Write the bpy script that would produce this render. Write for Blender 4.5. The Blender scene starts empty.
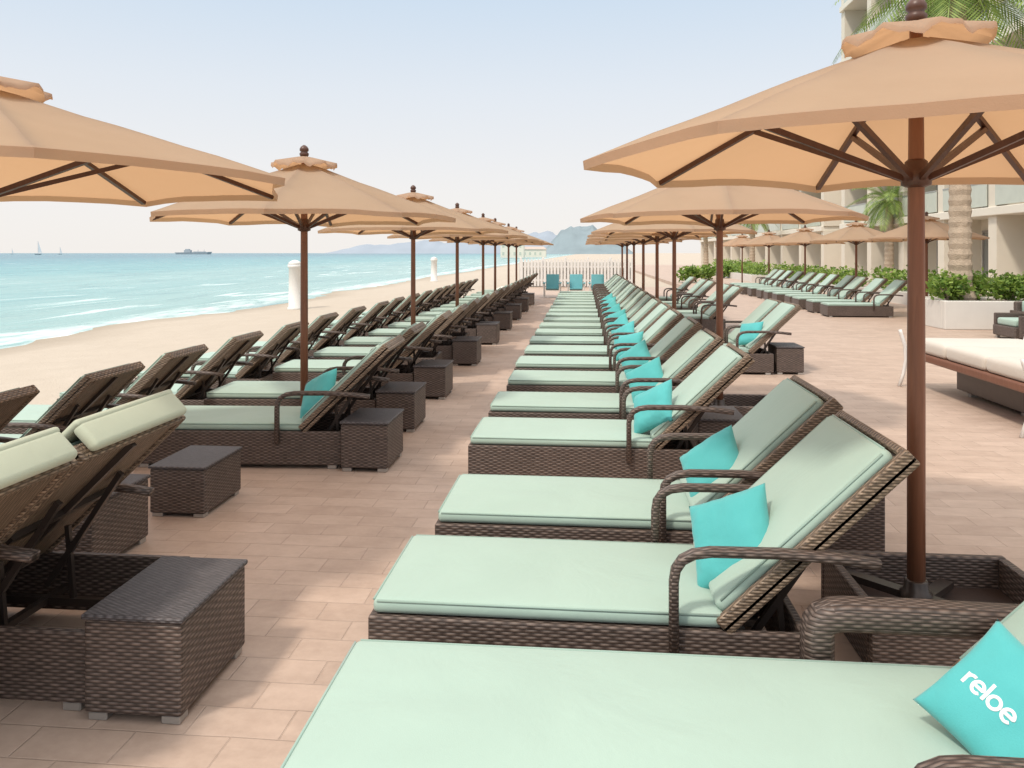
import bpy, bmesh, math, random
from mathutils import Vector, Matrix, noise
from mathutils.bvhtree import BVHTree
random.seed(7)
PI=math.pi
C=bpy.context.scene.collection
sc=bpy.context.scene
TH=math.radians(5.23)
# ---------------------------------------------------------------- materials
class NT:
    def __init__(s,name):
        s.m=bpy.data.materials.new(name); s.m.use_nodes=True; s.t=s.m.node_tree
        s.b=s.t.nodes['Principled BSDF']; s.out=s.t.nodes['Material Output']
    def n(s,ty,**k):
        x=s.t.nodes.new(ty)
        for a,v in k.items(): setattr(x,a,v)
        return x
    def l(s,a,b): s.t.links.new(a,b)
    def math(s,op,a,b=None,c=None,clamp=False):
        x=s.n('ShaderNodeMath',operation=op); x.use_clamp=clamp
        for i,v in enumerate((a,b,c)):
            if v is None: continue
            if isinstance(v,(int,float)): x.inputs[i].default_value=v
            else: s.l(v,x.inputs[i])
        return x.outputs[0]
    def mix(s,f,a,b,blend='MIX'):
        x=s.n('ShaderNodeMix',data_type='RGBA',blend_type=blend)
        for i,v in ((0,f),(6,a),(7,b)):
            if isinstance(v,(int,float)): x.inputs[i].default_value=v
            elif isinstance(v,tuple): x.inputs[i].default_value=(v[0],v[1],v[2],1)
            else: s.l(v,x.inputs[i])
        return x.outputs[2]
    def noise(s,vec,scale,detail=3,rough=.5,dist=0):
        x=s.n('ShaderNodeTexNoise'); x.inputs['Scale'].default_value=scale; x.inputs['Detail'].default_value=detail
        x.inputs['Roughness'].default_value=rough; x.inputs['Distortion'].default_value=dist
        if vec: s.l(vec,x.inputs['Vector'])
        return x.outputs['Fac']
    def ramp(s,f,stops):
        x=s.n('ShaderNodeValToRGB'); cr=x.color_ramp
        while len(cr.elements)<len(stops): cr.elements.new(.5)
        for e,(p,c) in zip(cr.elements,stops): e.position=p; e.color=(c[0],c[1],c[2],1) if isinstance(c,tuple) else (c,c,c,1)
        s.l(f,x.inputs[0]); return x.outputs[0]
    def mapping(s,vec,scale=(1,1,1),rot=(0,0,0)):
        x=s.n('ShaderNodeMapping'); x.inputs['Scale'].default_value=scale; x.inputs['Rotation'].default_value=rot
        s.l(vec,x.inputs['Vector']); return x.outputs[0]
    def obj(s): return s.n('ShaderNodeTexCoord').outputs['Object']
    def pos(s): return s.n('ShaderNodeNewGeometry').outputs['Position']
    def bump(s,h,st=.3,d=.01):
        x=s.n('ShaderNodeBump'); x.inputs['Strength'].default_value=st; x.inputs['Distance'].default_value=d
        s.l(h,x.inputs['Height']); s.l(x.outputs[0],s.b.inputs['Normal']); return x.outputs[0]
    def col(s,c):
        if isinstance(c,tuple): s.b.inputs['Base Color'].default_value=(c[0],c[1],c[2],1)
        else: s.l(c,s.b.inputs['Base Color'])
    def rough(s,r):
        if isinstance(r,(int,float)): s.b.inputs['Roughness'].default_value=r
        else: s.l(r,s.b.inputs['Roughness'])

def simple(name,c,rough=.6,var=.15,scale=8,bump=.1,metal=0,bd=.005):
    m=NT(name); f=m.noise(m.obj(),scale,4)
    m.col(m.mix(f,tuple(x*(1-var) for x in c),tuple(min(1,x*(1+var)) for x in c))); m.rough(rough)
    m.b.inputs['Metallic'].default_value=metal
    if bump: m.bump(m.noise(m.obj(),scale*6,3),bump,bd)
    return m.m

def wicker(name,dark,mid,light,row=.0125,st=.03):
    m=NT(name); uv=m.n('ShaderNodeTexCoord').outputs['UV']
    sp=m.n('ShaderNodeSeparateXYZ'); m.l(uv,sp.inputs[0]); u,v=sp.outputs[0],sp.outputs[1]
    vr=m.math('DIVIDE',v,row); fr=m.math('FLOOR',vr); fv=m.math('FRACT',vr)
    prof=m.math('POWER',m.math('SINE',m.math('MULTIPLY',fv,PI)),.6)
    ph=m.math('ADD',m.math('DIVIDE',u,st),fr)
    ov=m.math('MULTIPLY_ADD',m.math('SINE',m.math('MULTIPLY',ph,PI)),.5,.5)
    h=m.math('MULTIPLY',prof,m.math('MULTIPLY_ADD',ov,.75,.25))
    cx=m.n('ShaderNodeCombineXYZ'); m.l(m.math('FLOOR',ph),cx.inputs[0]); m.l(fr,cx.inputs[1])
    wn=m.n('ShaderNodeTexWhiteNoise',noise_dimensions='2D'); m.l(cx.outputs[0],wn.inputs[0])
    c=m.ramp(h,[(0,dark),(.45,mid),(1,light)])
    big=m.noise(m.obj(),3,2)
    k=m.math('ADD',m.math('MULTIPLY',wn.outputs[0],.4),m.math('MULTIPLY_ADD',big,.55,.53))
    kk=m.n('ShaderNodeCombineColor'); [m.l(k,kk.inputs[i]) for i in range(3)]
    m.col(m.mix(1.0,c,kk.outputs[0],'MULTIPLY')); m.rough(.48)
    m.bump(h,.75,.005); return m.m

M={}
M['wicker']=wicker('dark_wicker',(.022,.015,.012),(.095,.067,.055),(.18,.135,.112))
M['wicker_back']=wicker('brown_wicker',(.035,.022,.014),(.18,.125,.083),(.31,.225,.16),.011,.024)
M['wicker_top']=wicker('flat_dark_weave',(.03,.027,.028),(.07,.06,.062),(.11,.098,.10),.009,.018)
def fabric(name,c,wr=.25,sheen=.2):
    m=NT(name); o=m.obj()
    big=m.noise(o,2.2,4,.55,.6); fine=m.noise(o,260,2)
    m.col(m.mix(m.math('MULTIPLY_ADD',fine,.35,m.math('MULTIPLY',big,.65)),tuple(x*.88 for x in c),tuple(min(1,x*1.07) for x in c)))
    m.rough(.85); m.b.inputs['Sheen Weight'].default_value=sheen
    h=m.math('ADD',m.math('MULTIPLY',big,1.0),m.math('MULTIPLY',fine,.03))
    m.bump(h,wr,.05); return m.m
M['mint']=fabric('mint_fabric',(.365,.49,.42),.3)
M['mint_pipe']=fabric('mint_piping',(.30,.42,.36),.05)
M['cream_mint']=fabric('pale_mint_fabric',(.45,.48,.36))
M['teal']=fabric('teal_pillow_fabric',(.08,.43,.43),.4)
M['cream']=fabric('cream_fabric',(.60,.54,.47),.3)
M['blue']=fabric('aqua_sling',(.12,.38,.43),.1)
M['white']=simple('white_paint',(.74,.72,.69),.4,.05,4,.05)
M['lettering']=simple('white_print',(.85,.85,.85),.6,.02,4,0)
M['metal']=simple('grey_metal',(.45,.44,.42),.35,.1,10,.05,.7)
M['dark_metal']=simple('dark_metal',(.055,.042,.036),.35,.2,10,.05,.4)
M['tray']=simple('dark_tray',(.06,.045,.04),.3,.2,12,.1)
def wood(name,c1,c2,r=.4):
    m=NT(name); v=m.mapping(m.obj(),(14,14,1.2)); f=m.noise(v,3,5,.6,.5)
    m.col(m.mix(f,c1,c2)); m.rough(r); m.bump(f,.15,.004); return m.m
M['pole']=wood('red_brown_wood',(.12,.045,.022),(.28,.12,.065))
M['rib']=wood('dark_wood',(.05,.02,.012),(.12,.05,.03))
M['plank']=wood('bench_wood',(.14,.055,.035),(.26,.12,.075))
def canopy_mat():
    m=NT('tan_canvas'); o=m.obj(); f=m.noise(o,1.3,5,.6); fine=m.noise(o,180,2)
    c=m.mix(f,(.40,.295,.215),(.54,.415,.31)); nb=m.bump(m.math('ADD',f,m.math('MULTIPLY',fine,.05)),.4,.06)
    d=m.n('ShaderNodeBsdfDiffuse'); t=m.n('ShaderNodeBsdfTranslucent'); mx=m.n('ShaderNodeMixShader'); mx.inputs[0].default_value=.42
    m.l(c,d.inputs[0]); t.inputs[0].default_value=(.80,.46,.24,1); m.l(nb,d.inputs['Normal'])
    m.l(d.outputs[0],mx.inputs[1]); m.l(t.outputs[0],mx.inputs[2]); m.l(mx.outputs[0],m.out.inputs[0]); return m.m
M['canvas']=canopy_mat()
def paving():
    m=NT('terrace_paving'); p=m.pos()
    b=m.n('ShaderNodeTexBrick'); b.offset=.5; b.squash=1
    wob=m.n('ShaderNodeVectorMath',operation='ADD'); m.l(p,wob.inputs[0])
    nn=m.n('ShaderNodeTexNoise'); nn.inputs['Scale'].default_value=3; m.l(p,nn.inputs['Vector'])
    s2=m.n('ShaderNodeVectorMath',operation='SCALE'); s2.inputs['Scale'].default_value=.012; m.l(nn.outputs['Color'],s2.inputs[0]); m.l(s2.outputs[0],wob.inputs[1])
    m.l(wob.outputs[0],b.inputs['Vector'])
    b.inputs['Scale'].default_value=1; b.inputs['Brick Width'].default_value=.34; b.inputs['Row Height'].default_value=.17
    b.inputs['Mortar Size'].default_value=.0045; b.inputs['Mortar Smooth'].default_value=.8; b.inputs['Bias'].default_value=0
    b.inputs['Color1'].default_value=(.375,.265,.205,1); b.inputs['Color2'].default_value=(.535,.40,.32,1); b.inputs['Mortar'].default_value=(.29,.21,.165,1)
    big=m.noise(p,.5,4,.6); sm=m.noise(p,22,5,.7); mid=m.noise(m.mapping(p,(1,2,1)),4,4,.6)
    c=m.mix(.3,b.outputs[0],m.ramp(big,[(.3,(.39,.285,.22)),(.7,(.56,.425,.34))]))
    c=m.mix(.28,c,m.ramp(sm,[(.3,(.31,.22,.17)),(.7,(.60,.47,.38))]))
    c=m.mix(.25,c,m.ramp(mid,[(.35,(.34,.245,.19)),(.65,(.60,.46,.37))]))
    m.col(c); m.rough(m.math('MULTIPLY_ADD',sm,.3,.42))
    m.bump(m.math('ADD',m.math('MULTIPLY',b.outputs[1],-1.0),m.math('MULTIPLY',sm,.3)),.5,.006); return m.m
M['paving']=paving()
def sand():
    m=NT('sand'); p=m.pos(); f=m.noise(p,1.3,6,.65); g=m.noise(p,40,3)
    big=m.noise(m.mapping(p,(.12,.05,1)),1,4)
    c=m.mix(f,(.40,.335,.26),(.54,.465,.38)); c=m.mix(m.math('MULTIPLY',g,.3),c,(.37,.30,.235)); c=m.mix(m.math('MULTIPLY',big,.35),c,(.58,.51,.43))
    sp=m.n('ShaderNodeSeparateXYZ'); m.l(p,sp.inputs[0])
    z=m.math('ADD',sp.outputs[2],m.math('MULTIPLY',big,.08))
    wet=m.n('ShaderNodeMapRange'); m.l(z,wet.inputs[0]); wet.inputs[1].default_value=-.40; wet.inputs[2].default_value=-.47
    m.col(m.mix(wet.outputs[0],c,(.34,.28,.215))); m.rough(.85); m.bump(m.math('ADD',f,m.math('MULTIPLY',g,.3)),.7,.08); return m.m
M['sand']=sand()
def sea():
    m=NT('sea_water'); p=m.pos(); sp=m.n('ShaderNodeSeparateXYZ'); m.l(p,sp.inputs[0])
    dist=m.math('MULTIPLY',m.math('ADD',sp.outputs[0],13.5),-1)
    w1=m.noise(m.mapping(p,(.55,.11,1),(0,0,.12)),1,6,.62,.8)
    w2=m.noise(m.mapping(p,(.045,.012,1),(0,0,-.08)),1,5,.6,.4)
    w3=m.noise(m.mapping(p,(2.4,.8,1)),1,4,.6)
    deep=m.n('ShaderNodeMapRange'); m.l(m.math('ADD',dist,m.math('MULTIPLY_ADD',w2,80,-40)),deep.inputs[0]); deep.inputs[1].default_value=5; deep.inputs[2].default_value=230
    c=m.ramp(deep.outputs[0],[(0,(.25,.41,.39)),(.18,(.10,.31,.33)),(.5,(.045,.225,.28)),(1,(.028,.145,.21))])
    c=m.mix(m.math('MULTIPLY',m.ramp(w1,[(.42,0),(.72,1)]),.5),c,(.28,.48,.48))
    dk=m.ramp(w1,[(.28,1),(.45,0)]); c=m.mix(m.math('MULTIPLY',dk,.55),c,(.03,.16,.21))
    near=m.n('ShaderNodeMapRange'); m.l(dist,near.inputs[0]); near.inputs[1].default_value=0; near.inputs[2].default_value=60; near.inputs[3].default_value=.09; near.inputs[4].default_value=0
    th=m.math('SUBTRACT',w1,m.math('SUBTRACT',.66,near.outputs[0]))
    foam=m.math('MULTIPLY',th,14,clamp=True)
    edge=m.math('SUBTRACT',1.3,m.math('ABSOLUTE',m.math('SUBTRACT',m.math('ADD',dist,m.math('MULTIPLY_ADD',w2,6,-3)),1.2)))
    edge=m.math('MULTIPLY',m.math('MULTIPLY',edge,1.2,clamp=True),m.ramp(w3,[(.35,0),(.6,1)]))
    f=m.math('MAXIMUM',m.math('MULTIPLY',foam,.65),m.math('MULTIPLY',edge,.85))
    m.col(m.mix(f,c,(.70,.74,.73))); m.rough(m.math('MULTIPLY_ADD',f,.4,.25)); m.b.inputs['Specular IOR Level'].default_value=.2
    m.bump(m.math('ADD',w1,m.math('MULTIPLY',w3,.25)),.6,.5); return m.m
M['sea']=sea()
def leafy(name,a,b):
    m=NT(name); g=m.n('ShaderNodeNewGeometry'); c=m.ramp(g.outputs['Random Per Island'],[(0,a),(1,b)])
    d=m.n('ShaderNodeBsdfTranslucent'); m.l(c,d.inputs[0]); m.col(c); m.rough(.55)
    mx=m.n('ShaderNodeMixShader'); mx.inputs[0].default_value=.35; m.l(m.b.outputs[0],mx.inputs[1]); m.l(d.outputs[0],mx.inputs[2]); m.l(mx.outputs[0],m.out.inputs[0]); return m.m
M['leaf']=leafy('hedge_leaf',(.08,.17,.02),(.32,.44,.09))
M['palm']=leafy('palm_leaf',(.10,.18,.03),(.34,.45,.12))
M['bark']=simple('palm_bark',(.44,.35,.26),.9,.35,6,.8,0,.03)
M['plaster']=simple('cream_plaster',(.68,.62,.52),.8,.06,1.5,.1)
M['slab']=simple('pale_concrete',(.72,.67,.58),.8,.06,1.5,.1)
M['planter']=simple('white_render',(.64,.61,.56),.8,.08,3,.1)
def glass():
    m=NT('window_glass'); f=m.noise(m.pos(),.6,2)
    m.col(m.mix(f,(.10,.11,.11),(.34,.34,.31))); m.rough(.12); return m.m
M['glass']=glass()
M['rail']=simple('rail_glass',(.50,.53,.46),.25,.1,2,0)
M['frame']=simple('window_frame_paint',(.3,.28,.26),.5,.1,2,0)
M['hill']=simple('hazy_hill',(.29,.335,.39),1,.12,.01,0)  # distance haze is put into the pale blue-grey base colour
M['hill2']=simple('hazy_green_hill',(.22,.275,.30),1,.3,.03,0)  # green hill, its colour also greyed with painted haze
M['ship']=simple('ship_paint',(.36,.40,.44),.6,.1,1,0)
M['sail']=simple('sail_cloth',(.6,.64,.68),.6,.1,1,0)
M['tile']=simple('roof_tile',(.46,.38,.33),.8,.2,1,0)
M['soil']=simple('soil',(.10,.07,.05),.95,.3,10,.5)

# ---------------------------------------------------------------- mesh helpers
def new(): return bmesh.new()
def box(bm,x0,x1,y0,y1,z0,z1):
    v=[bm.verts.new((x,y,z)) for x in (x0,x1) for y in (y0,y1) for z in (z0,z1)]
    for f in ((0,1,3,2),(4,6,7,5),(0,4,5,1),(2,3,7,6),(0,2,6,4),(1,5,7,3)): bm.faces.new([v[i] for i in f])
    return v
def merge(bm,t,mat=None):
    mp={}
    for v in t.verts: mp[v]=bm.verts.new(mat@v.co if mat else v.co)
    for f in t.faces:
        try: bm.faces.new([mp[v] for v in f.verts])
        except ValueError: pass
    t.free()
def rbox(bm,x0,x1,y0,y1,z0,z1,r=.01,seg=2):
    t=bmesh.new(); box(t,x0,x1,y0,y1,z0,z1); bmesh.ops.recalc_face_normals(t,faces=t.faces)
    bmesh.ops.bevel(t,geom=list(t.edges),offset=r,segments=seg,profile=.5,affect='EDGES')
    merge(bm,t)
def soft_pad(bm,x0,x1,y0,y1,z0,z1,r=.024,puff=.012,seed=0,nx=26,ny=14):
    """a mattress: rounded rectangular pad with a slightly uneven, puffed top"""
    t=bmesh.new(); box(t,x0,x1,y0,y1,z0,z1); bmesh.ops.recalc_face_normals(t,faces=t.faces)
    bmesh.ops.bevel(t,geom=list(t.edges),offset=r,segments=4,profile=.5,affect='EDGES')
    for ax,a,b,n in ((0,x0+r,x1-r,nx),(1,y0+r,y1-r,ny)):
        for i in range(1,n):
            c=[0,0,0]; c[ax]=a+(b-a)*i/n; nn=[0,0,0]; nn[ax]=1
            bmesh.ops.bisect_plane(t,geom=list(t.verts)+list(t.edges)+list(t.faces),plane_co=c,plane_no=nn)
    zm=(z0+z1)/2
    for v in t.verts:
        if v.co.z>zm:
            u=(v.co.x-x0)/(x1-x0); w=(v.co.y-y0)/(y1-y0); e=max(0,min(1,u*(1-u)*12))*max(0,min(1,w*(1-w)*5))
            v.co.z+=puff*e*(.8+.5*noise.noise((v.co.x*2.2+seed,v.co.y*3,seed)))+.0055*noise.noise((v.co.x*6,v.co.y*9,seed+4))*e
        e2=max(0,1-abs(v.co.z-zm)/(z1-z0)*2)
        if abs(v.co.y-y0)<.004: v.co.y-=.003*e2*(1+noise.noise((v.co.x*5,seed,1)))
    merge(bm,t)
def frames(pts):
    pts=[Vector(p) for p in pts]; out=[]
    for i,p in enumerate(pts):
        a=pts[max(0,i-1)]; b=pts[min(len(pts)-1,i+1)]; d=(b-a).normalized()
        up=Vector((0,0,1)) if abs(d.z)<.95 else Vector((1,0,0))
        s=d.cross(up).normalized(); out.append((p,s,s.cross(d).normalized()))
    return out
def sweep(bm,pts,sec,cap=True):
    rings=[]
    for p,s,u in frames(pts): rings.append([bm.verts.new(p+s*a+u*b) for a,b in sec])
    n=len(sec)
    for r0,r1 in zip(rings,rings[1:]):
        for i in range(n): bm.faces.new((r0[i],r0[(i+1)%n],r1[(i+1)%n],r1[i]))
    if cap: bm.faces.new(rings[0][::-1]); bm.faces.new(rings[-1])
def tube(bm,pts,r,n=8): sweep(bm,pts,[(r*math.cos(2*PI*i/n),r*math.sin(2*PI*i/n)) for i in range(n)])
def xzsweep(bm,path,y,w,h):
    """rounded rectangular section swept along a path in the x/z plane"""
    rings=[]; P=[Vector((a,0,b)) for a,b in path]
    for i,p in enumerate(P):
        d=(P[min(i+1,len(P)-1)]-P[max(0,i-1)]).normalized(); nrm=Vector((-d.z,0,d.x))
        r=[]
        for (a,b) in ((-.5,-.3),(-.3,-.5),(.3,-.5),(.5,-.3),(.5,.3),(.3,.5),(-.3,.5),(-.5,.3)):
            r.append(bm.verts.new(p+Vector((0,y+a*w,0))+nrm*(b*h)))
        rings.append(r)
    for r0,r1 in zip(rings,rings[1:]):
        for i in range(8): bm.faces.new((r0[i],r0[(i+1)%8],r1[(i+1)%8],r1[i]))
    bm.faces.new(rings[0][::-1]); bm.faces.new(rings[-1])
def lathe(bm,prof,n=20,c=(0,0,0)):
    rings=[[bm.verts.new((c[0]+r*math.cos(2*PI*i/n),c[1]+r*math.sin(2*PI*i/n),c[2]+z)) for i in range(n)] for r,z in prof]
    for a,b in zip(rings,rings[1:]):
        for i in range(n): bm.faces.new((a[i],a[(i+1)%n],b[(i+1)%n],b[i]))
    bm.faces.new(rings[0][::-1]); bm.faces.new(rings[-1])
def obj(name,bm,mat,parent=None,smooth=False,loc=None,label=None,recalc=True):
    if recalc: bmesh.ops.recalc_face_normals(bm,faces=bm.faces)
    bm.normal_update(); uv=bm.loops.layers.uv.new('UV')
    for f in bm.faces:
        n=f.normal; ax,ay,az=abs(n.x),abs(n.y),abs(n.z)
        for l in f.loops:
            c=l.vert.co
            l[uv].uv=(c.x,c.y) if az>=ax and az>=ay else ((c.y,c.z) if ax>ay else (c.x,c.z))
        f.smooth=smooth
    me=bpy.data.meshes.new(name); bm.to_mesh(me); bm.free(); me.materials.append(mat)
    o=bpy.data.objects.new(name,me); C.objects.link(o)
    if parent: o.parent=parent
    if loc: o.location=loc
    if label: o['label']=label
    return o
def tag(o,label,cat,group=None):
    o['label']=label; o['category']=cat
    if group: o['group']=group
    return o
def struct(o): o['kind']='structure'; return o
def empty(name,loc,label,cat,group=None,rz=0):
    o=bpy.data.objects.new(name,None); C.objects.link(o); o.location=loc; o.rotation_euler.z=rz; o.empty_display_size=.2
    return tag(o,label,cat,group)
def dup(o,loc,label,rz=None,sc_=None):
    kids={}
    for x in bpy.data.objects:
        if x.parent: kids.setdefault(x.parent.name,[]).append(x)
    r=o.copy(); C.objects.link(r); r.location=loc; r['label']=label
    if rz is not None: r.rotation_euler.z=rz
    if sc_: r.scale=sc_
    for ch in kids.get(o.name,[]):
        c=ch.copy(); C.objects.link(c); c.parent=r
        for g in kids.get(ch.name,[]):
            d=g.copy(); C.objects.link(d); d.parent=c
    return r
ORD=['first','second','third','fourth','fifth','sixth','seventh','eighth','ninth','tenth','eleventh','twelfth','thirteenth','fourteenth','fifteenth','sixteenth','seventeenth','eighteenth','nineteenth','twentieth','twenty-first','twenty-second','twenty-third','twenty-fourth','twenty-fifth']

# ---------------------------------------------------------------- setting
bm=new()
xs=[-9000,-60,-30]+[-20+i*.5 for i in range(33)]+[-3.9,9000]
ys=[-60,-10]+[i*1.0 for i in range(0,60)]+[60+i*8 for i in range(20)]+[300,600,1500,9000]
def gz(x,y):
    if x<=-20: return -.9-(min(-x,60)-20)*.03
    if x>-4.2: return -.19
    t=(-x-4.2)/15.8
    return -.19-.33*min(1,t/.62)-(max(0,t-.62)*1.0)+.035*noise.noise((x*.35,y*.2,0))+(.02*noise.noise((x*1.3,y*1.1,3)) if y<60 else 0)
g=[[bm.verts.new((x,y,gz(x,y))) for y in ys] for x in xs]
for i in range(len(xs)-1):
    for j in range(len(ys)-1): bm.faces.new((g[i][j],g[i+1][j],g[i+1][j+1],g[i][j+1]))
struct(obj('ground',bm,M['sand'],smooth=True))
bm=new()
bm.faces.new([bm.verts.new(p) for p in ((-9000,-300,-.5),(-12.5,-300,-.5),(-12.5,9000,-.5),(-9000,9000,-.5))])
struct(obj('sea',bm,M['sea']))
bm=new(); box(bm,-3.82,40,-8,38,-.3,0); box(bm,5,40,38,110,-.3,0)
struct(obj('terrace',bm,M['paving']))
bm=new(); rbox(bm,-3.98,-3.822,-8,38,-.3,.012,.012,2)
struct(obj('kerb',bm,M['slab']))
def hill(name,x0,x1,y,prof,mat,depth=300):
    bm=new(); n=90; rows=[]
    for j in range(8):
        t=j/7; row=[]
        for i in range(n+1):
            u=i/n; x=x0+(x1-x0)*u
            k=u*(len(prof)-1); a=int(min(k,len(prof)-2)); h=prof[a]+(prof[a+1]-prof[a])*(k-a)
            h*=math.sin(PI*.5*min(1,t*1.6)) if t<.7 else 1-(t-.7)*1.5
            h*=1+.22*noise.noise((x*.02,t*3,1))+.08*noise.noise((x*.09,t*9,1))
            row.append(bm.verts.new((x,y+t*depth,max(h,0)-2)))
        rows.append(row)
    for a,b in zip(rows,rows[1:]):
        for i in range(n): bm.faces.new((a[i],a[i+1],b[i+1],b[i]))
    return struct(obj(name,bm,mat,smooth=True))
def X_at(px,Y): return Y*math.tan(math.atan((px-512)/775)-TH)
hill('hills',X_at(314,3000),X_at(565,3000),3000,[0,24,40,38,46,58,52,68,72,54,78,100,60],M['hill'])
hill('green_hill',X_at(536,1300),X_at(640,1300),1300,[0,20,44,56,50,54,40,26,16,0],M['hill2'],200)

# ---------------------------------------------------------------- sun loungers
W=.72; ANG=math.radians(44)
bx,bz=math.cos(ANG),math.sin(ANG)
def bmat(F): return Matrix(((bx,0,-bz,F-.02),(0,1,0,0),(bz,0,bx,.30),(0,0,0,1)))
def make_lounger(F=1.32,B=1.62,arm='thin',roll=False,seed=0,arm_shift=0):
    t=empty('sun_lounger',(0,0,0),'x','sun lounger','wicker sun loungers with mint cushions')
    b=new(); T=.035
    rbox(b,0,B,0,T,.03,.285,.008); rbox(b,0,B,W-T,W,.03,.285,.008)
    rbox(b,.001,T,T,W-T,.03,.284,.006); rbox(b,B-T,B-.001,T,W-T,.03,.284,.006)
    box(b,T,F-.02,T,W-T,.255,.275)
    obj('base',b,M['wicker'],t)
    b=new()
    soft_pad(b,.012,F,.018,W-.018,.286,.342,.022,.012,seed)
    mt=obj('mattress',b,M['mint'],t,True)
    b=new(); zz=.336
    tube(b,[(.03,.020,zz),(F-.02,.020,zz)],.005,6); tube(b,[(.03,W-.020,zz),(F-.02,W-.020,zz)],.005,6); tube(b,[(.015,.035,zz),(.015,W-.035,zz)],.005,6)
    obj('piping',b,M['mint_pipe'],mt,True)
    Mx=bmat(F)
    b=new(); q=bmesh.new(); rbox(q,0,.92,0,W,-.03,0,.01)
    rbox(q,0,.92,0,.035,-.045,.028,.01); rbox(q,0,.92,W-.035,W,-.045,.028,.01); rbox(q,.885,.92,.036,W-.036,-.045,.028,.01)
    merge(b,q,Mx); obj('backrest',b,M['wicker_back'],t)
    b=new(); q=bmesh.new(); soft_pad(q,.03,.875,.045,W-.045,.002,.060,.024,.012,seed+3,16,12); merge(b,q,Mx)
    bc=obj('back_cushion',b,M['mint'],t,True)
    b=new()
    for y in (.048,W-.048): tube(b,[Mx@Vector((.06,y,.053)),Mx@Vector((.85,y,.053))],.005,6)
    tube(b,[Mx@Vector((.869,.07,.053)),Mx@Vector((.869,W-.07,.053))],.005,6)
    obj('piping',b,M['mint_pipe'],bc,True)
    if roll:
        b=new(); q=bmesh.new(); rbox(q,.76,.972,.03,W-.03,.070,.100,.014,4); rbox(q,.924,.972,.031,W-.031,-.035,.085,.022,4); merge(b,q,Mx)
        obj('headrest',b,M['cream_mint'],t,True)
    b=new(); q=bmesh.new()
    box(q,.05,.88,.33,.36,-.055,-.031); box(q,.45,.48,.04,W-.04,-.055,-.031); merge(b,q,Mx)
    obj('back_brace',b,M['dark_metal'],t)
    o=arm_shift
    if arm=='thin':
        path=[(1.13,.2),(1.13,.47),(1.137,.515),(1.16,.55),(1.20,.572),(1.26,.582),(1.5,.585),(1.7,.575),(1.84,.56)]; w,h=.042,.034
    else:
        path=[(1.16,.2),(1.16,.40),(1.165,.425),(1.18,.445),(1.21,.458),(1.25,.462),(1.5,.462),(1.90,.455)]; w,h=.10,.095
    path=[(a+o,c) for a,c in path]
    for y in (-.022,W+.022) if arm=='thin' else (-.051,W+.051):
        b=new(); xzsweep(b,path,y,w,h); obj('armrest',b,M['wicker'],t,True)
    for y in (.16,W-.16):
        b=new(); p0=Mx@Vector((.62,y,-.045))
        sweep(b,[p0,(F+.12,y,.2)],[(-.012,-.012),(.012,-.012),(.012,.012),(-.012,.012)])
        sweep(b,[Mx@Vector((.28,y,-.045)),(F+.24,y,.13)],[(-.01,-.01),(.01,-.01),(.01,.01),(-.01,.01)])
        obj('back_strut',b,M['dark_metal'],t)
    b=new()
    for y in (.16,W-.16): box(b,F-.3,B-T,y-.015,y+.015,.12,.15)
    box(b,F+.1,F+.13,T,W-T,.121,.149)
    obj('inner_rail',b,M['dark_metal'],t)
    for x in (.05,B-.11):
        for y in (.005,W-.065):
            b=new(); rbox(b,x,x+.07,y,y+.06,0,.032,.004,1); obj('foot',b,M['metal'],t)
    return t
protos=[make_lounger(seed=1),make_lounger(seed=7.7)]; used=[0,0]; cnt_=[0]
protoL=make_lounger(1.97,2.22,'wide',seed=3,arm_shift=.39)
protoS=make_lounger(1.35,1.62,'thin',True,seed=9); protoA=make_lounger(1.35,2.04,'thin',True,seed=5)
def place(loc,label,rz=0):
    k=cnt_[0]%2; cnt_[0]+=1
    if not used[k]:
        used[k]=1; p=protos[k]; p.location=loc; p['label']=label; p.rotation_euler.z=rz; return p
    return dup(protos[k],loc,label,rz)
def psurf(u,v,a,T):
    x=a*u*(1-.07*(1-v*v)*u*u); y=a*v*(1-.07*(1-u*u)*v*v)
    return x,y,T*(max(0,(1-u**4)*(1-v**4)))**.6
def pillow_bm(a,T,seed):
    b=new(); n=26; top=[];bot=[]
    for i in range(n+1):
        r=[];s=[]
        for j in range(n+1):
            u=-1+2*i/n; v=-1+2*j/n; u=math.sin(u*PI/2)*.4+u*.6; v=math.sin(v*PI/2)*.4+v*.6
            x,y,z=psurf(u,v,a,T); e=min(1,z/T*2)
            ed=max(abs(u),abs(v))
            wz=.008*e*noise.noise((x*9+seed,y*9,0))+.010*noise.noise((x*4,y*4,seed))+.007*e*ed*noise.noise((x*30,y*30,seed))
            r.append(b.verts.new((x,y,z+wz)))
            s.append(r[-1] if i in(0,n) or j in(0,n) else b.verts.new((x,y,-z*.9+wz)))
        top.append(r);bot.append(s)
    for i in range(n):
        for j in range(n):
            b.faces.new((top[i][j],top[i+1][j],top[i+1][j+1],top[i][j+1]))
            b.faces.new((bot[i][j],bot[i][j+1],bot[i+1][j+1],bot[i+1][j]))
    return b
def orient(n,ex):
    n=Vector(n).normalized(); ex=Vector(ex); ex=(ex-n*ex.dot(n)).normalized(); ey=n.cross(ex)
    return Matrix((ex,ey,n)).transposed()
pil=[obj('teal_pillow',pillow_bm(.18,.062,s*3.1),M['teal'],None,True) for s in range(3)]
pu=[0]
def pillow(loc,Mr,label):
    k=pu[0]
    if k<3: o=pil[k]
    else: o=pil[k%3].copy(); C.objects.link(o)
    pu[0]+=1
    m4=Mr.to_4x4(); m4.translation=loc; o.matrix_world=m4
    return tag(o,label,'pillow','teal pillows on the sun loungers')

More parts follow.
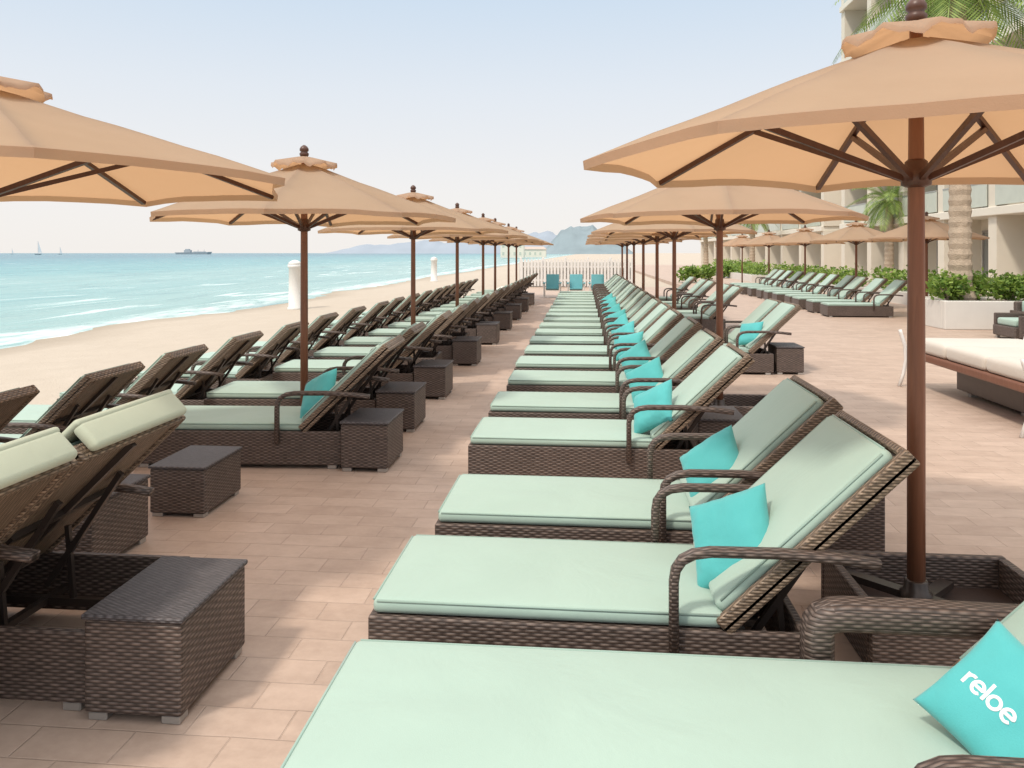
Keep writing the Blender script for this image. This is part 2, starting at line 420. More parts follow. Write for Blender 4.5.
RX=-.80
Rrow=[2.85,3.85,5.45,6.6,7.95]+[9.15+1.2*k for k in range(15)]
protoL.location=(RX+.02,1.87,0); protoL['label']='nearest sun lounger, its large mint mattress filling the bottom of the view'
for k,y in enumerate(Rrow):
    sx=.06 if k==1 else 0
    place((RX+sx+random.uniform(-.015,.015),y,0),f'mint-cushioned wicker sun lounger, {ORD[k+1]} from the camera in the row right of the aisle',random.uniform(-.006,.006))
    if k<13:
        yaw=random.uniform(-.15,.15); roll=[.5,.7,.25][k%3]+random.uniform(-.15,.15)
        n=Vector((-.64+yaw,-.48-yaw,.5)); R=orient(n,(1,-.6,0)) @ Matrix.Rotation(roll,3,'Z')
        dx=[.03,.06,-.05][k] if k<3 else 0
        pillow((RX+sx+1.355+dx,y+.26+random.uniform(-.03,.06),.525),R,f'teal pillow on the {ORD[k+1]} sun lounger from the camera, right of the aisle')
# lettered pillow on the nearest lounger; the raised rounded print follows the cushion's surface
a=.163; b=pillow_bm(a,.058,5.5)
bmesh.ops.recalc_face_normals(b,faces=b.faces); bv=BVHTree.FromBMesh(b)
bp=obj('teal_pillow',b,M['teal'],None,True)
tag(bp,'teal pillow with white lettering on the nearest sun lounger','pillow','teal pillows on the sun loungers')
def arc(cx,cy,rx,ry,a0,a1,n=22): return [(cx+rx*math.cos(math.radians(a0+(a1-a0)*i/n)),cy+ry*math.sin(math.radians(a0+(a1-a0)*i/n))) for i in range(n+1)]
def seg(p,q,n=10): return [(p[0]+(q[0]-p[0])*i/n,p[1]+(q[1]-p[1])*i/n) for i in range(n+1)]
def g_r(x): return [seg((x,0),(x,1)),arc(x+.42,.55,.42,.42,165,70,12)],.62
def g_e(x): return [seg((x+.04,.52),(x+.80,.52))+arc(x+.42,.5,.40,.47,3,318,34)],1.08
def g_l(x): return [seg((x,0),(x,1.55),14)],.30
def g_o(x): return [arc(x+.42,.5,.42,.47,0,362,34)],1.10
strokes=[]; x=0
for gl in (g_r,g_e,g_l,g_o,g_e):
    s_,w_=gl(x); strokes+=s_; x+=w_
sz=.034; tw=x*sz
tb=bmesh.new()
for st_ in strokes:
    P=[]
    for (u,v) in st_:
        px_=u*sz-tw/2-.030; py_=(v-.5)*sz-.022
        hit=bv.ray_cast(Vector((px_,py_,.3)),Vector((0,0,-1)))
        P.append((px_,py_,(hit[0].z if hit[0] else .03)+.0006))
    sweep(tb,P,[(.0046*math.cos(2*PI*i/10),.0022*math.sin(2*PI*i/10)) for i in range(10)])
obj('lettering',tb,M['lettering'],bp,True)
n=Vector((-.46,-.60,.66)); R=orient(n,(.56,.05,-.66)); m4=R.to_4x4(); m4.translation=(1.105,2.12,.462); bp.matrix_world=m4

protoS.location=(-3.80,1.88,0); protoS['label']='wicker sun lounger seen from behind at the left edge, closest of its row'
protoA.location=(-3.80,2.63,0); protoA['label']='wicker sun lounger with raised back, joined to the big side table at left'
Arow=[5.72,7.0]+[8.6+1.3*k for k in range(15)]
for k,y in enumerate(Arow):
    place((-3.45 if k==0 else -3.53,y-.05,0),f'mint-cushioned wicker sun lounger, {ORD[k+2]} from the camera in the row left of the aisle',.06+random.uniform(-.012,.012))
n=Vector((-.55,-.62,.5)); R=orient(n,(1,-.6,0))@Matrix.Rotation(.4,3,'Z')
pillow((-3.45+1.36,5.98,.525),R,'lone teal pillow on a sun lounger left of the aisle')
Brow=[4.1,5.3,6.5,7.8,9.2,10.6]+[12.0+1.4*k for k in range(11)]
for k,y in enumerate(Brow):
    place((-5.58+random.uniform(-.04,.04),y,-.19),f'wicker sun lounger, {ORD[k]} from the camera in the seaward row beside the sand',.03+random.uniform(-.02,.02))
Crow=[20.6+1.35*k for k in range(11)]
for k,y in enumerate(Crow):
    place((6.35+random.uniform(-.08,.08),y,0),f'distant wicker sun lounger, {ORD[k]} from the camera in the row by the hotel hedge',random.uniform(-.03,.03))
Dspec=[(.95,10.75),(.92,11.53),(1.3,16.25),(1.3,17.4),(1.3,19.5),(1.3,20.7),(1.3,22.9)]
for k,(x,y) in enumerate(Dspec):
    place((x,y,0),f'wicker sun lounger, {ORD[k]} nearest in the short row behind the right-hand parasol poles')
n=Vector((-.62,-.5,.5)); pillow((.95+1.36,11.02,.53),orient(n,(1,-.6,0)),'teal pillow on the lounger behind the right-hand parasol poles')

# ---------------------------------------------------------------- side tables
def make_table(wx=.36,wy=.52,h=.38):
    t=empty('side_table',(0,0,0),'x','side table','wicker side tables beside the loungers')
    b=new(); rbox(b,0,wx,0,wy,.03,h-.022,.012); obj('body',b,M['wicker'],t)
    b=new(); rbox(b,-.008,wx+.008,-.008,wy+.008,h-.021,h,.008); obj('table_top',b,M['wicker_top'],t)
    for x in (.01,wx-.08):
        for y in (.01,wy-.07):
            b=new(); rbox(b,x,x+.07,y,y+.06,0,.031,.004,1); obj('foot',b,M['metal'],t)
    return t
tp=make_table(); tp.location=(-1.752,2.58,0); tp['label']='large dark wicker side table in the left foreground, beside the aisle'
dup(tp,(-2.84,3.72,0),'small wicker side table mostly hidden behind the left foreground backrest')
dup(tp,(-2.70,4.62,0),'low dark wicker side table just beyond the left foreground loungers',sc_=(1,1,.84))
for k,y in enumerate([5.70,7.0,8.6,11.2,13.8,16.4,19.0,21.6,24.2]):
    dup(tp,(-1.82 if k==0 else -1.90,y,0),f'wicker side table, {ORD[k]} from the camera among those with a lounger left of the aisle')
dup(tp,(1.25,4.30,0),'wicker side table behind the third backrest, right of the aisle')
dup(tp,(.88,6.05,0),'wicker side table just in front of the second right-hand parasol pole')
dup(tp,(2.62,10.8,0),'wicker side table at the head of the lounger behind the parasol poles')
for k,y in enumerate([9.9,12.9,16.2,19.4]):
    dup(tp,(.86,y,0),f'far wicker side table, {ORD[k]} beyond the second right-hand parasol')
def make_stand(x0=-.30,x1=.52,wy=.66,h=.25):
    t=empty('parasol_stand',(0,0,0),'x','parasol stand','open wicker stand boxes around parasol poles')
    b=new(); y0,y1=-wy/2,wy/2; T=.045
    rbox(b,x0,x1,y0,y0+T,.0,h,.012); rbox(b,x0,x1,y1-T,y1,.0,h,.012); rbox(b,x0+.001,x0+T,y0+T,y1-T,0,h-.001,.01); rbox(b,x1-T,x1-.001,y0+T,y1-T,0,h-.001,.01)
    obj('basket',b,M['wicker'],t)
    b=new()
    for a in (PI/4,-PI/4):
        c,s=math.cos(a)*.32,math.sin(a)*.32; dz=0 if a>0 else .031
        sweep(b,[(-c,-s,.15+dz),(c,s,.15+dz)],[(-.03,-.015),(.03,-.015),(.03,.015),(-.03,.015)])
    obj('cross_base',b,M['dark_metal'],t)
    b=new(); lathe(b,[(.065,.10),(.065,.20),(.05,.21),(.046,.25),(.042,.255)],16); obj('pole_sleeve',b,M['dark_metal'],t,True)
    b=new(); box(b,x0+T,x1-T,y0+T,y1-T,.02,.11); obj('floor_tray',b,M['tray'],t)
    return t
Uy=[3.46,7.55,12.45,15.1,18.5,21.9,25.3,28.4]
UXs=[1.42,1.30,1.46,1.42,1.42,1.42,1.42,1.42]
st=make_stand(); st.location=(UXs[0],Uy[0],0); st['label']='open wicker stand box around the closest parasol pole, at right'
for k,y in enumerate(Uy[1:7]):
    if k==1: y+=.18
    dup(st,(UXs[k+1],y,0),f'open wicker stand box around the {ORD[k+1]} parasol pole, right of the aisle')
# ---------------------------------------------------------------- parasols
def make_parasol(R=1.42,zr=2.06,za=2.58):
    t=empty('parasol',(0,0,0),'x','parasol','tan beach parasols with wooden poles')
    b=new(); lathe(b,[(.036,.02),(.036,1.0),(.033,1.9),(.026,2.62)],16); obj('pole',b,M['pole'],t,True)
    b=new(); m=6; rings=[]; NR=9; n=8*m
    for j in range(NR+1):
        f=.04+.96*j/NR; ring=[]
        for i in range(n):
            th=2*PI*i/n; ph=((i%m)/m-.5)*PI/4
            edge=1-(ph/(PI/8))**2
            r=R*f*math.cos(PI/8)/math.cos(ph)*(1-.03*edge*f)
            z=za-(za-zr)*(f**1.05)-.035*edge*f*(1-f)*3+.02*edge*f*f
            z+=.010*noise.noise((r*3*math.cos(th),r*3*math.sin(th),0))
            ring.append(b.verts.new((r*math.cos(th),r*math.sin(th),z)))
        rings.append(ring)
    rings.append([b.verts.new((v.co.x*.997,v.co.y*.997,v.co.z-.04)) for v in rings[-1]])
    for A,B in zip(rings,rings[1:]):
        for i in range(n): b.faces.new((A[i],B[i],B[(i+1)%n],A[(i+1)%n]))
    b.faces.new(rings[0])
    cn=obj('canopy',b,M['canvas'],t,True,recalc=False)
    me=cn.data
    try:
        sh=me.attributes.new('sharp_edge','BOOLEAN','EDGE')
        for e in me.edges:
            v0,v1=e.vertices
            s=(v0%n)%m==0 and (v0%n)==(v1%n)
            hem=(v0//n==NR and v1//n==NR)
            sh.data[e.index].value=bool(s or hem)
    except Exception: pass
    b=new(); rings=[]
    for j in range(6):
        f=.1+.9*j/5; ring=[]
        for i in range(64):
            th=2*PI*i/64; r=.29*f*(1+.05*f*math.cos(8*th)); z=za+.062-.085*f**1.3+.014*f*f*math.cos(8*th)+.009*f*f*math.cos(19*th+1)
            ring.append(b.verts.new((r*math.cos(th),r*math.sin(th),z)))
        rings.append(ring)
    rings.append([b.verts.new((v.co.x*1.01,v.co.y*1.01,v.co.z-.022)) for v in rings[-1]])
    for A,B in zip(rings,rings[1:]):
        for i in range(64): b.faces.new((A[i],B[i],B[(i+1)%64],A[(i+1)%64]))
    b.faces.new(rings[0]); obj('vent_cap',b,M['canvas'],cn,True,recalc=False)
    b=new(); lathe(b,[(.028,za+.05),(.042,za+.07),(.044,za+.085),(.03,za+.10),(.042,za+.112),(.042,za+.13),(.03,za+.15),(.01,za+.165)],16); obj('finial',b,M['rib'],t,True)
    b=new(); lathe(b,[(.034,1.93),(.06,1.94),(.06,2.0),(.045,2.01),(.045,2.04),(.034,2.05)],16); obj('hub',b,M['rib'],t,True)
    zc=lambda f: za-(za-zr)*(f**1.05)-.022
    for k in range(8):
        a=2*PI*k/8; c,s=math.cos(a),math.sin(a)
        b=new(); pts=[(R*f*c,R*f*s,zc(f)) for f in (.04,.3,.6,.8,.98)]
        sweep(b,pts,[(-.013,-.018),(.013,-.018),(.013,.008),(-.013,.008)]); rb=obj('rib',b,M['rib'],t)
        b=new(); sweep(b,[(.055*c,.055*s,1.97),(R*.55*c,R*.55*s,zc(.55)-.018)],[(-.011,-.013),(.011,-.013),(.011,.013),(-.011,.013)]); obj('strut',b,M['rib'],rb)
    b=new(); rbox(b,-.2,.2,-.2,.2,.0,.05,.01); obj('base_plate',b,M['dark_metal'],t)
    return t
pp=make_parasol()
pp.location=(UXs[0],Uy[0],.0); pp['label']='closest tan parasol, its wooden pole at the right of the view'
for k,y in enumerate(Uy[1:]):
    if k==1: y+=.18
    dup(pp,(UXs[k+1],y,0),f'tan parasol, {ORD[k+1]} from the camera in the line right of the aisle',rz=random.uniform(-.1,.1),sc_=(.94,.94,.965))
dup(pp,(-3.24,3.86,0),'tan parasol cut by the left edge of the view, closest on the sea side',rz=.02,sc_=(1.2,1.2,.99))
for k,(x,y) in enumerate([(-2.5,6.78),(-2.42,10.92),(-2.42,14.82),(-2.42,18.72),(-2.42,21.32),(-2.42,25.2),(-2.42,28.2)]):
    dup(pp,(x,y,0),f'tan parasol, {ORD[k+1]} from the camera in the line left of the aisle',rz=random.uniform(-.15,.15),sc_=(.96,.96,.955))
for k,(x,y) in enumerate([(8.6,20.35),(8.2,24.2),(8.2,29.6),(8.2,35.2),(8.2,41)]):
    dup(pp,(x,y,0),f'distant parasol, {ORD[k]} from the camera in the line by the hotel hedge',rz=random.uniform(-.2,.2),sc_=(1,1,.98))

# ---------------------------------------------------------------- daybed bench
t=empty('daybed',(4.0,7.35,0),'long cream-cushioned wooden daybed with white legs at the right edge','daybed')
b=new(); rbox(b,.02,1.3,.0,2.6,.36,.45,.02); obj('wooden_platform',b,M['plank'],t)
b=new(); rbox(b,.35,1.0,.75,2.15,.06,.359,.01); obj('plinth',b,M['tray'],t)
for k in range(3):
    b=new(); soft_pad(b,.03,1.28,.02+k*.86,.87+k*.86-.01,.452,.61,.05,.02,k,12,10); obj('seat_cushion',b,M['cream'],t,True)
for x in (.42,.86):
    for y in (.85,1.95):
        b=new(); box(b,x,x+.08,y,y+.08,0,.06); obj('foot',b,M['metal'],t)
for y in (-.045,2.645):
    b=new(); xzsweep(b,[(-.10,0),(-.05,.15),(-.02,.32),(-.03,.5),(-.08,.66),(-.09,.70)],y,.04,.036); obj('leg',b,M['white'],t,True)
    b=new(); xzsweep(b,[(1.42,0),(1.37,.15),(1.34,.32),(1.35,.5),(1.40,.66)],y,.04,.036); obj('leg',b,M['white'],t,True)
# ---------------------------------------------------------------- lounge armchairs at right
def armchair(loc,label,rz):
    t=empty('lounge_armchair',loc,label,'armchair','wicker armchairs near the planter',rz)
    b=new(); rbox(b,0,.8,0,.8,.06,.26,.02); obj('seat_base',b,M['wicker'],t)
    b=new(); rbox(b,.04,.76,.08,.72,.262,.40,.04,4); obj('seat_cushion',b,M['mint'],t,True)
    b=new(); rbox(b,.70,.80,.0,.8,.262,.66,.03); obj('backrest',b,M['wicker'],t)
    b=new(); rbox(b,.58,.69,.1,.7,.41,.68,.04,4); obj('back_cushion',b,M['mint'],t,True)
    for y in (-.07,.80):
        b=new(); rbox(b,.05,.8,y,y+.07,.06,.48,.02); obj('armrest',b,M['wicker'],t)
    for x in (.04,.7):
        for y in (.04,.7):
            b=new(); box(b,x,x+.05,y,y+.05,0,.06); obj('foot',b,M['metal'],t)
armchair((8.0,15.2,0),'wicker armchair with mint cushions in front of the white planter, left one',0)
armchair((7.75,13.5,0),'wicker armchair with mint cushions at the right edge, nearest the camera',0)
armchair((9.6,16.0,0),'wicker armchair with mint cushions tucked close against the white planter',PI/2)
# ---------------------------------------------------------------- three aqua chairs at the aisle end
def beach_chair(loc,label):
    t=empty('beach_chair',loc,label,'chair','aqua beach chairs at the end of the aisle')
    b=new(); q=bmesh.new(); rbox(q,-.24,.24,0,.52,-.02,.02,.015); merge(b,q,Matrix.Translation((0,0,.34))@Matrix.Rotation(-.15,4,'X')); obj('seat',b,M['blue'],t)
    b=new(); q=bmesh.new(); rbox(q,-.24,.24,0,.62,-.02,.02,.015); merge(b,q,Matrix.Translation((0,.50,.28))@Matrix.Rotation(1.15,4,'X')); obj('backrest',b,M['blue'],t)
    for x in (-.30,.30):
        b=new(); tube(b,[(x,0,.0),(x,.04,.52)],.022); obj('leg',b,M['white'],t)
        b=new(); tube(b,[(x,.68,.0),(x,.5,.5)],.022); obj('leg',b,M['white'],t)
        b=new(); rbox(b,x-.045,x+.045,-.05,.66,.52,.55,.01); obj('armrest',b,M['blue'],t)
for k,(px,w) in enumerate(((552,'left'),(576,'middle'),(598,'right'))):
    beach_chair((X_at(px,28.6),28.6,0),f'aqua beach chair at the far end of the aisle, {w} one of three')
# ---------------------------------------------------------------- picket fence
x0,x1=-3.0,2.4
t=empty('picket_fence',(x0,37.4,0),'white picket fence closing the far end of the terrace','fence')
b=new(); k=0
while k*.16<x1-x0:
    x=k*.16; v=[b.verts.new(p) for p in ((x,0,.05),(x+.10,0,.05),(x+.10,0,1.3),(x+.05,0,1.38),(x,0,1.3),(x,.02,.05),(x+.10,.02,.05),(x+.10,.02,1.3),(x+.05,.02,1.38),(x,.02,1.3))]
    b.faces.new(v[:5]); b.faces.new(v[5:][::-1])
    for i in range(5): b.faces.new((v[i],v[(i+1)%5],v[5+(i+1)%5],v[5+i]))
    k+=1
obj('pickets',b,M['white'],t)
for z in (.3,.95):
    b=new(); box(b,0,x1-x0,.022,.06,z,z+.08); obj('rail',b,M['white'],t)
for i in range(6):
    b=new(); x=i*(x1-x0)/5; rbox(b,x-.05,x+.05,.062,.16,0,1.45,.01); obj('post',b,M['white'],t)
b=new(); rbox(b,-.1,x1-x0+.1,.20,.34,-.1,1.22,.01); obj('backing_wall',b,M['planter'],t)
for px,Y,lab in ((295,27.5,'tall white pillar standing on the sand beside the sea, nearer one'),(434,56,'small far white pillar on the sand near the shoreline')):
    X=X_at(px,Y); z=gz(X,Y)-.05
    t=empty('beach_pillar',(X,Y,z),lab,'pillar')
    b=new(); lathe(b,[(.27,0),(.27,.12),(.23,.14),(.22,1.55),(.26,1.58),(.26,1.68)],20); obj('shaft',b,M['white'],t,True)
    b=new(); lathe(b,[(.25,1.681),(.22,1.76),(.1,1.83),(.02,1.85)],20); obj('cap',b,M['white'],t,True)

# ---------------------------------------------------------------- boats
def sailboat(px,Y,s,label):
    t=empty('sailboat',(X_at(px,Y),Y,-.5),label,'sailboat','sailboats on the horizon'); t.scale=(s,s,s)
    b=new(); lathe(b,[(.6,-.3),(1.1,.3),(1.4,.9)],12)
    for v in b.verts: v.co.x*=3.0
    obj('hull',b,M['ship'],t)
    b=new(); tube(b,[(0,0,.8),(0,0,13)],.14,6); obj('mast',b,M['ship'],t)
    b=new(); b.faces.new([b.verts.new(p) for p in ((.3,0,1.8),(4,.1,1.8),(.3,0,12.5))]); obj('sail',b,M['sail'],t)
sailboat(38,900,1.3,'tallest pale sailboat on the horizon at left')
sailboat(60,1100,.9,'smaller pale sailboat right of the tallest one on the horizon')
sailboat(12,1300,.8,'tiny sailboat nearest the left edge of the horizon')
Y=1200; t=empty('cargo_ship',(X_at(193,Y),Y,-.5),'grey ship silhouette on the horizon between sailboats and headland','ship'); t.scale=(.85,.85,.75)
b=new(); v0=[(-34,-5,4),(32,-5,5),(38,0,5.5),(32,5,5),(-34,5,4)]; lo=[b.verts.new((x*.93,y*.8,0)) for x,y,z in v0]; hi=[b.verts.new(p) for p in v0]
for i in range(5): b.faces.new((lo[i],lo[(i+1)%5],hi[(i+1)%5],hi[i]))
b.faces.new(hi); b.faces.new(lo[::-1]); obj('hull',b,M['ship'],t)
b=new(); box(b,-16,-4,-4,4,4,9); box(b,-14,-7,-3,3,9.01,11.5); obj('bridge',b,M['ship'],t)
for x in (-4,10,22):
    b=new(); tube(b,[(x,0,4.5),(x,0,10)],.4,6); obj('mast',b,M['ship'],t)
b=new(); box(b,2,24,-3,3,4.8,6.2); obj('cargo',b,M['ship'],t)
def house(px,Y,w,h,label):
    t=empty('beach_house',(X_at(px,Y),Y,-.19),label,'house','small houses beyond the fence')
    b=new(); box(b,-w/2,w/2,0,6,0,h); obj('wall',b,M['slab'],t)
    b=new(); v=[b.verts.new(p) for p in ((-w/2-.4,-.4,h+.01),(w/2+.4,-.4,h+.01),(w/2+.4,6.4,h+.01),(-w/2-.4,6.4,h+.01),(-w/2+1,3,h+1.2),(w/2-1,3,h+1.2))]
    for f in ((0,1,5,4),(1,2,5),(2,3,4,5),(3,0,4),(3,2,1,0)): b.faces.new([v[i] for i in f])
    obj('roof',b,M['tile'],t)
    for i in range(int(w/2.2)):
        for zz in ([1.0] if h<4 else [1.0,4.0]):
            b=new(); box(b,-w/2+.7+i*2.2,-w/2+1.5+i*2.2,-.05,-.002,zz,zz+1.2); obj('window',b,M['rail'],t)
house(512,300,9,5.4,'small pale two-storey house beyond the fence, left one')
house(534,330,10,3.4,'small low pale house beyond the fence, right one')

# ---------------------------------------------------------------- vegetation
def leaves(bm,c,rad,n,size,rnd):
    for _ in range(n):
        d=Vector((rnd.gauss(0,1),rnd.gauss(0,1),rnd.gauss(0,1))).normalized()*(rnd.random()**.35)
        k=1+.35*noise.noise((d.x*2+c[0],d.y*2+c[1],d.z*2))
        p=Vector((c[0]+d.x*rad[0]*k,c[1]+d.y*rad[1]*k,c[2]+d.z*rad[2]*k))
        a=Vector((rnd.gauss(0,1),rnd.gauss(0,1),rnd.gauss(0,.6)+.3)).normalized(); s=a.cross(Vector((rnd.random()-.5,rnd.random()-.5,rnd.random()))).normalized()
        L=size*(.6+rnd.random()*.8); w=L*.35
        bm.faces.new([bm.verts.new(q) for q in (p,p+a*L*.5+s*w,p+a*L,p+a*L*.5-s*w)])
def shrub(loc,r,h,label,n=700,size=.11,seed=0):
    rnd=random.Random(seed); t=empty('shrub',loc,label,'shrub','green shrubs along the hotel')
    b=new(); leaves(b,(0,0,h*.55),(r,r,h*.5),n,size,rnd); obj('foliage',b,M['leaf'],t)
    b=new()
    for i in range(5):
        a=rnd.random()*6.28; tube(b,[(0,0,0),(math.cos(a)*r*.5,math.sin(a)*r*.5,h*.6)],.015,5)
    obj('stem',b,M['bark'],t)
def palm(loc,H,r,label,nf=26,L=2.5,seed=1):
    rnd=random.Random(seed); t=empty('palm_tree',loc,label,'palm tree','palm trees by the hotel')
    b=new(); n=int(H/.12); lean=rnd.uniform(-.15,.15); rings=[]
    for i in range(n+1):
        f=i/n; rr=r*(1.15-.35*f)*(1+.12*(i%2))*(1.25 if f<.04 else 1)
        rings.append([b.verts.new((lean*f*f+rr*(1+.06*noise.noise((k,i*.7,0)))*math.cos(2*PI*k/14),rr*(1+.06*noise.noise((k,i*.7,5)))*math.sin(2*PI*k/14),H*f)) for k in range(14)])
    for A,B in zip(rings,rings[1:]):
        for i in range(14): b.faces.new((A[i],A[(i+1)%14],B[(i+1)%14],B[i]))
    b.faces.new(rings[-1]); obj('trunk',b,M['bark'],t)
    b=new()
    for k in range(nf):
        a=2.39996*k+rnd.uniform(-.2,.2); e=1.15-1.7*(k/nf)+rnd.uniform(-.1,.1); ll=L*rnd.uniform(.8,1.1)
        p=Vector((lean,0,H)); d=Vector((math.cos(a)*math.cos(e),math.sin(a)*math.cos(e),math.sin(e))); seg_=16
        for s in range(seg_):
            q=p+d*(ll/seg_); d.z-=.10; d.normalize(); side=d.cross(Vector((0,0,1))).normalized(); upv=side.cross(d)
            w=.012
            b.faces.new([b.verts.new(x) for x in (p-side*w,p+side*w,q+side*w,q-side*w)])
            if s>1:
                for sg in (-1,1):
                    for h2 in (0,.5):
                        o=p.lerp(q,h2); lf=.55*L/2.5*math.sin(PI*min(1,(s+1)/(seg_+2))**.7)+.1
                        tip=o+(side*sg*.8+d*.55-Vector((0,0,.35))+upv*.1).normalized()*lf
                        b.faces.new([b.verts.new(x) for x in (o,o.lerp(tip,.4)+d*.03,tip,o.lerp(tip,.4)-d*.03)])
            p=q
    obj('crown',b,M['palm'],t)
t=empty('planter',(7.75,17.45,0),'white planter wall with shrubs at the right edge','planter')
b=new(); rbox(b,0,7,0,.15,0,.62,.02); rbox(b,.001,.15,.15,1.6,0,.619,.015); rbox(b,0,7,1.6,1.75,0,.62,.02); obj('wall',b,M['planter'],t)
b=new(); box(b,.15,7,.15,1.6,0,.56); obj('soil',b,M['soil'],t)
for k in range(6):
    shrub((8.05+k*.62,17.9+.5*(k%2),.56),.40,.58,f'leafy green shrub in the white planter, {ORD[k]} from its left end',600,.11,k)
palm((8.44,18.25,.54),7.2,.20,'tallest palm tree, its thick trunk rising from the white planter',40,3.1,3)
palm((X_at(889,40),40,0),4.3,.2,'mid-distance palm tree left of the tallest palm',26,2.2,5)
palm((X_at(752,62),62,0),4.6,.2,'far palm tree by the low hotel wing, right one of the far pair',22,2.2,6)
palm((X_at(706,70),70,0),4.4,.2,'far palm tree by the low hotel wing, left one of the far pair',22,2.2,8)
def hedge(x,y0,y1,w,h,label,seed):
    rnd=random.Random(seed); t=empty('hedge',(x,y0,0),label,'hedge','green hedges behind the far loungers')
    b=new(); n=int((y1-y0)/.6)
    for i in range(n): leaves(b,(w/2,(i+.5)*.6,h*.62+rnd.uniform(-.06,.06)),(w/2,.42,h*.45),150,.14,rnd)
    obj('foliage',b,M['leaf'],t)
    b=new(); box(b,-.06,w+.06,0,y1-y0,0,h*.35); obj('curb_wall',b,M['planter'],t)
hedge(10.3,20.5,30,.9,1.1,'nearer green hedge on a low white kerb behind the far loungers',1)
hedge(10.1,30.6,44,.9,1.0,'farther green hedge on a low white kerb behind the far loungers',2)
hedge(9.6,45,60,1.2,1.1,'farthest green hedge, towards the end of the terrace',3)
for k,(px,Y) in enumerate(((690,44),(706,48),(724,52))):
    shrub((X_at(px,Y),Y,0 if X_at(px,Y)>5 else -.19),.7,.85,f'round green shrub far down the terrace, {ORD[k]} from the left',500,.2,20+k)

# ---------------------------------------------------------------- hotel
def hotel(x,y0,y1,floors,bay,label,fh=3.25,dep=10):
    t=empty('hotel_building',(x,y0,0),label,'building')
    Lh=y1-y0; H=floors*fh; R=1.5
    b=new(); box(b,R,dep,0,Lh,0,H); obj('wall',b,M['plaster'],t)
    for f in range(floors+1):
        b=new(); z=f*fh; rbox(b,-.15 if f else .1,R-.003,-.2,Lh+.2,z-.18 if f else 0,z+.14 if f else .12,.02,1); obj('floor_slab' if f<floors else 'cornice',b,M['slab'],t)
    b=new(); box(b,-.1,dep,-.1,Lh+.1,H+.145,H+.9); obj('parapet',b,M['plaster'],t)
    nb=int(round(Lh/bay)); bw=Lh/nb
    for i in range(nb+1):
        b=new()
        for f in range(floors): box(b,0,R-.006,i*bw-.3,i*bw+.3,f*fh+.142 if f else .122,(f+1)*fh-.182)
        obj('pier',b,M['plaster'],t)
    cnt=0
    for f in range(floors):
        for i in range(nb):
            if cnt>=90: break
            cnt+=1
            za=f*fh+.2; zb=f*fh+2.6; ya=i*bw+.55; yb=(i+1)*bw-.55
            b=new()
            box(b,R-.08,R-.003,ya,ya+.09,za,zb); box(b,R-.08,R-.003,yb-.09,yb,za,zb); box(b,R-.08,R-.003,ya+.09,yb-.09,zb-.09,zb); box(b,R-.08,R-.003,ya+.09,yb-.09,za,za+.08)
            box(b,R-.078,R-.005,(ya+yb)/2-.04,(ya+yb)/2+.04,za+.08,zb-.09)
            w=obj('window',b,M['frame'],t)
            b=new(); box(b,R-.03,R-.008,ya+.091,(ya+yb)/2-.041,za+.081,zb-.091); box(b,R-.03,R-.008,(ya+yb)/2+.041,yb-.091,za+.081,zb-.091); obj('pane',b,M['glass'],w)
            if f:
                b=new(); box(b,-.06,-.03,i*bw+.31,(i+1)*bw-.31,f*fh+.2,f*fh+1.1); r_=obj('balcony_railing',b,M['rail'],t)
                b=new(); box(b,-.08,-.01,i*bw+.305,(i+1)*bw-.305,f*fh+1.102,f*fh+1.15); obj('handrail',b,M['metal'],r_)
    return t
hotel(15.5,14,48,8,4.25,'tall cream hotel block with stacked balconies at right')
hotel(15.5,52,104,2,5.2,'low two-storey cream hotel wing beyond the tall block')

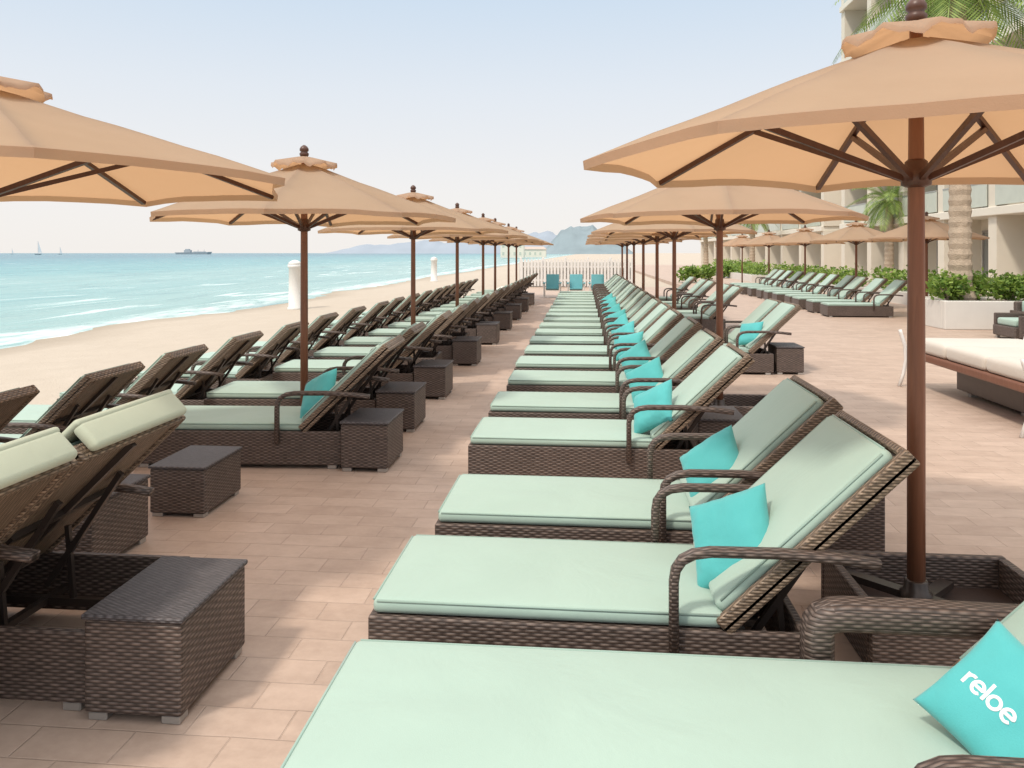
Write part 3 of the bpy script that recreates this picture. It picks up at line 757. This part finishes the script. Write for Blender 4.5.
# ---------------------------------------------------------------- camera, light, world
cam=bpy.data.cameras.new('camera'); co=bpy.data.objects.new('camera',cam); C.objects.link(co)
co.location=(0,0,1.65); co.rotation_euler=(PI/2,0,TH); cam.sensor_width=36; cam.lens=775*36/1024; cam.shift_y=-131/1024; cam.clip_end=20000; cam.clip_start=.05
sc.camera=co
EL=math.radians(54); AZ=math.radians(218)
sd=Vector((math.sin(AZ)*math.cos(EL),math.cos(AZ)*math.cos(EL),math.sin(EL)))
sl=bpy.data.lights.new('sun','SUN'); sl.energy=2.45; sl.angle=math.radians(6); sl.color=(1,.91,.79)
so=bpy.data.objects.new('sun',sl); C.objects.link(so); so.rotation_euler=sd.to_track_quat('Z','Y').to_euler(); so.location=(0,0,30)
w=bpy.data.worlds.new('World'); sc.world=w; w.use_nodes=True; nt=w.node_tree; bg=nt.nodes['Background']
sky=nt.nodes.new('ShaderNodeTexSky'); sky.sky_type='NISHITA'; sky.sun_disc=False; sky.sun_elevation=EL; sky.sun_rotation=AZ; sky.dust_density=1.5; sky.air_density=1
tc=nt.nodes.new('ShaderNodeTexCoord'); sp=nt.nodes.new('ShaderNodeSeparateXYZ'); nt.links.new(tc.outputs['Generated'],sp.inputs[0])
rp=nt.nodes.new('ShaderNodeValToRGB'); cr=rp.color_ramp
stops=[(0,(.97,.93,.89)),(.08,(.94,.92,.91)),(.2,(.82,.87,.93)),(.31,(.67,.79,.92)),(.50,(1.32,1.35,1.40)),(1,(1.95,1.90,1.84))]  # upper stops, above the view, raised as added fill for ground and shadows
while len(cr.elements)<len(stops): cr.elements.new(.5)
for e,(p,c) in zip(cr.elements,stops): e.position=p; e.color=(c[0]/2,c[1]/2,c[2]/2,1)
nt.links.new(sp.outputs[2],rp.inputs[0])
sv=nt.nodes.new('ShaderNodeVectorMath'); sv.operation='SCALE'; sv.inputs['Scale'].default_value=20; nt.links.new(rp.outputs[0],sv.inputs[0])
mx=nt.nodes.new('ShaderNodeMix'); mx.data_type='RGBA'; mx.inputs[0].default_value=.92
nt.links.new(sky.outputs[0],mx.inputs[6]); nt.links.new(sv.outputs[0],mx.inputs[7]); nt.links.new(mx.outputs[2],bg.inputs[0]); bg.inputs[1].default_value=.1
sc.view_settings.view_transform='Standard'; sc.view_settings.look='None'; sc.view_settings.exposure=0
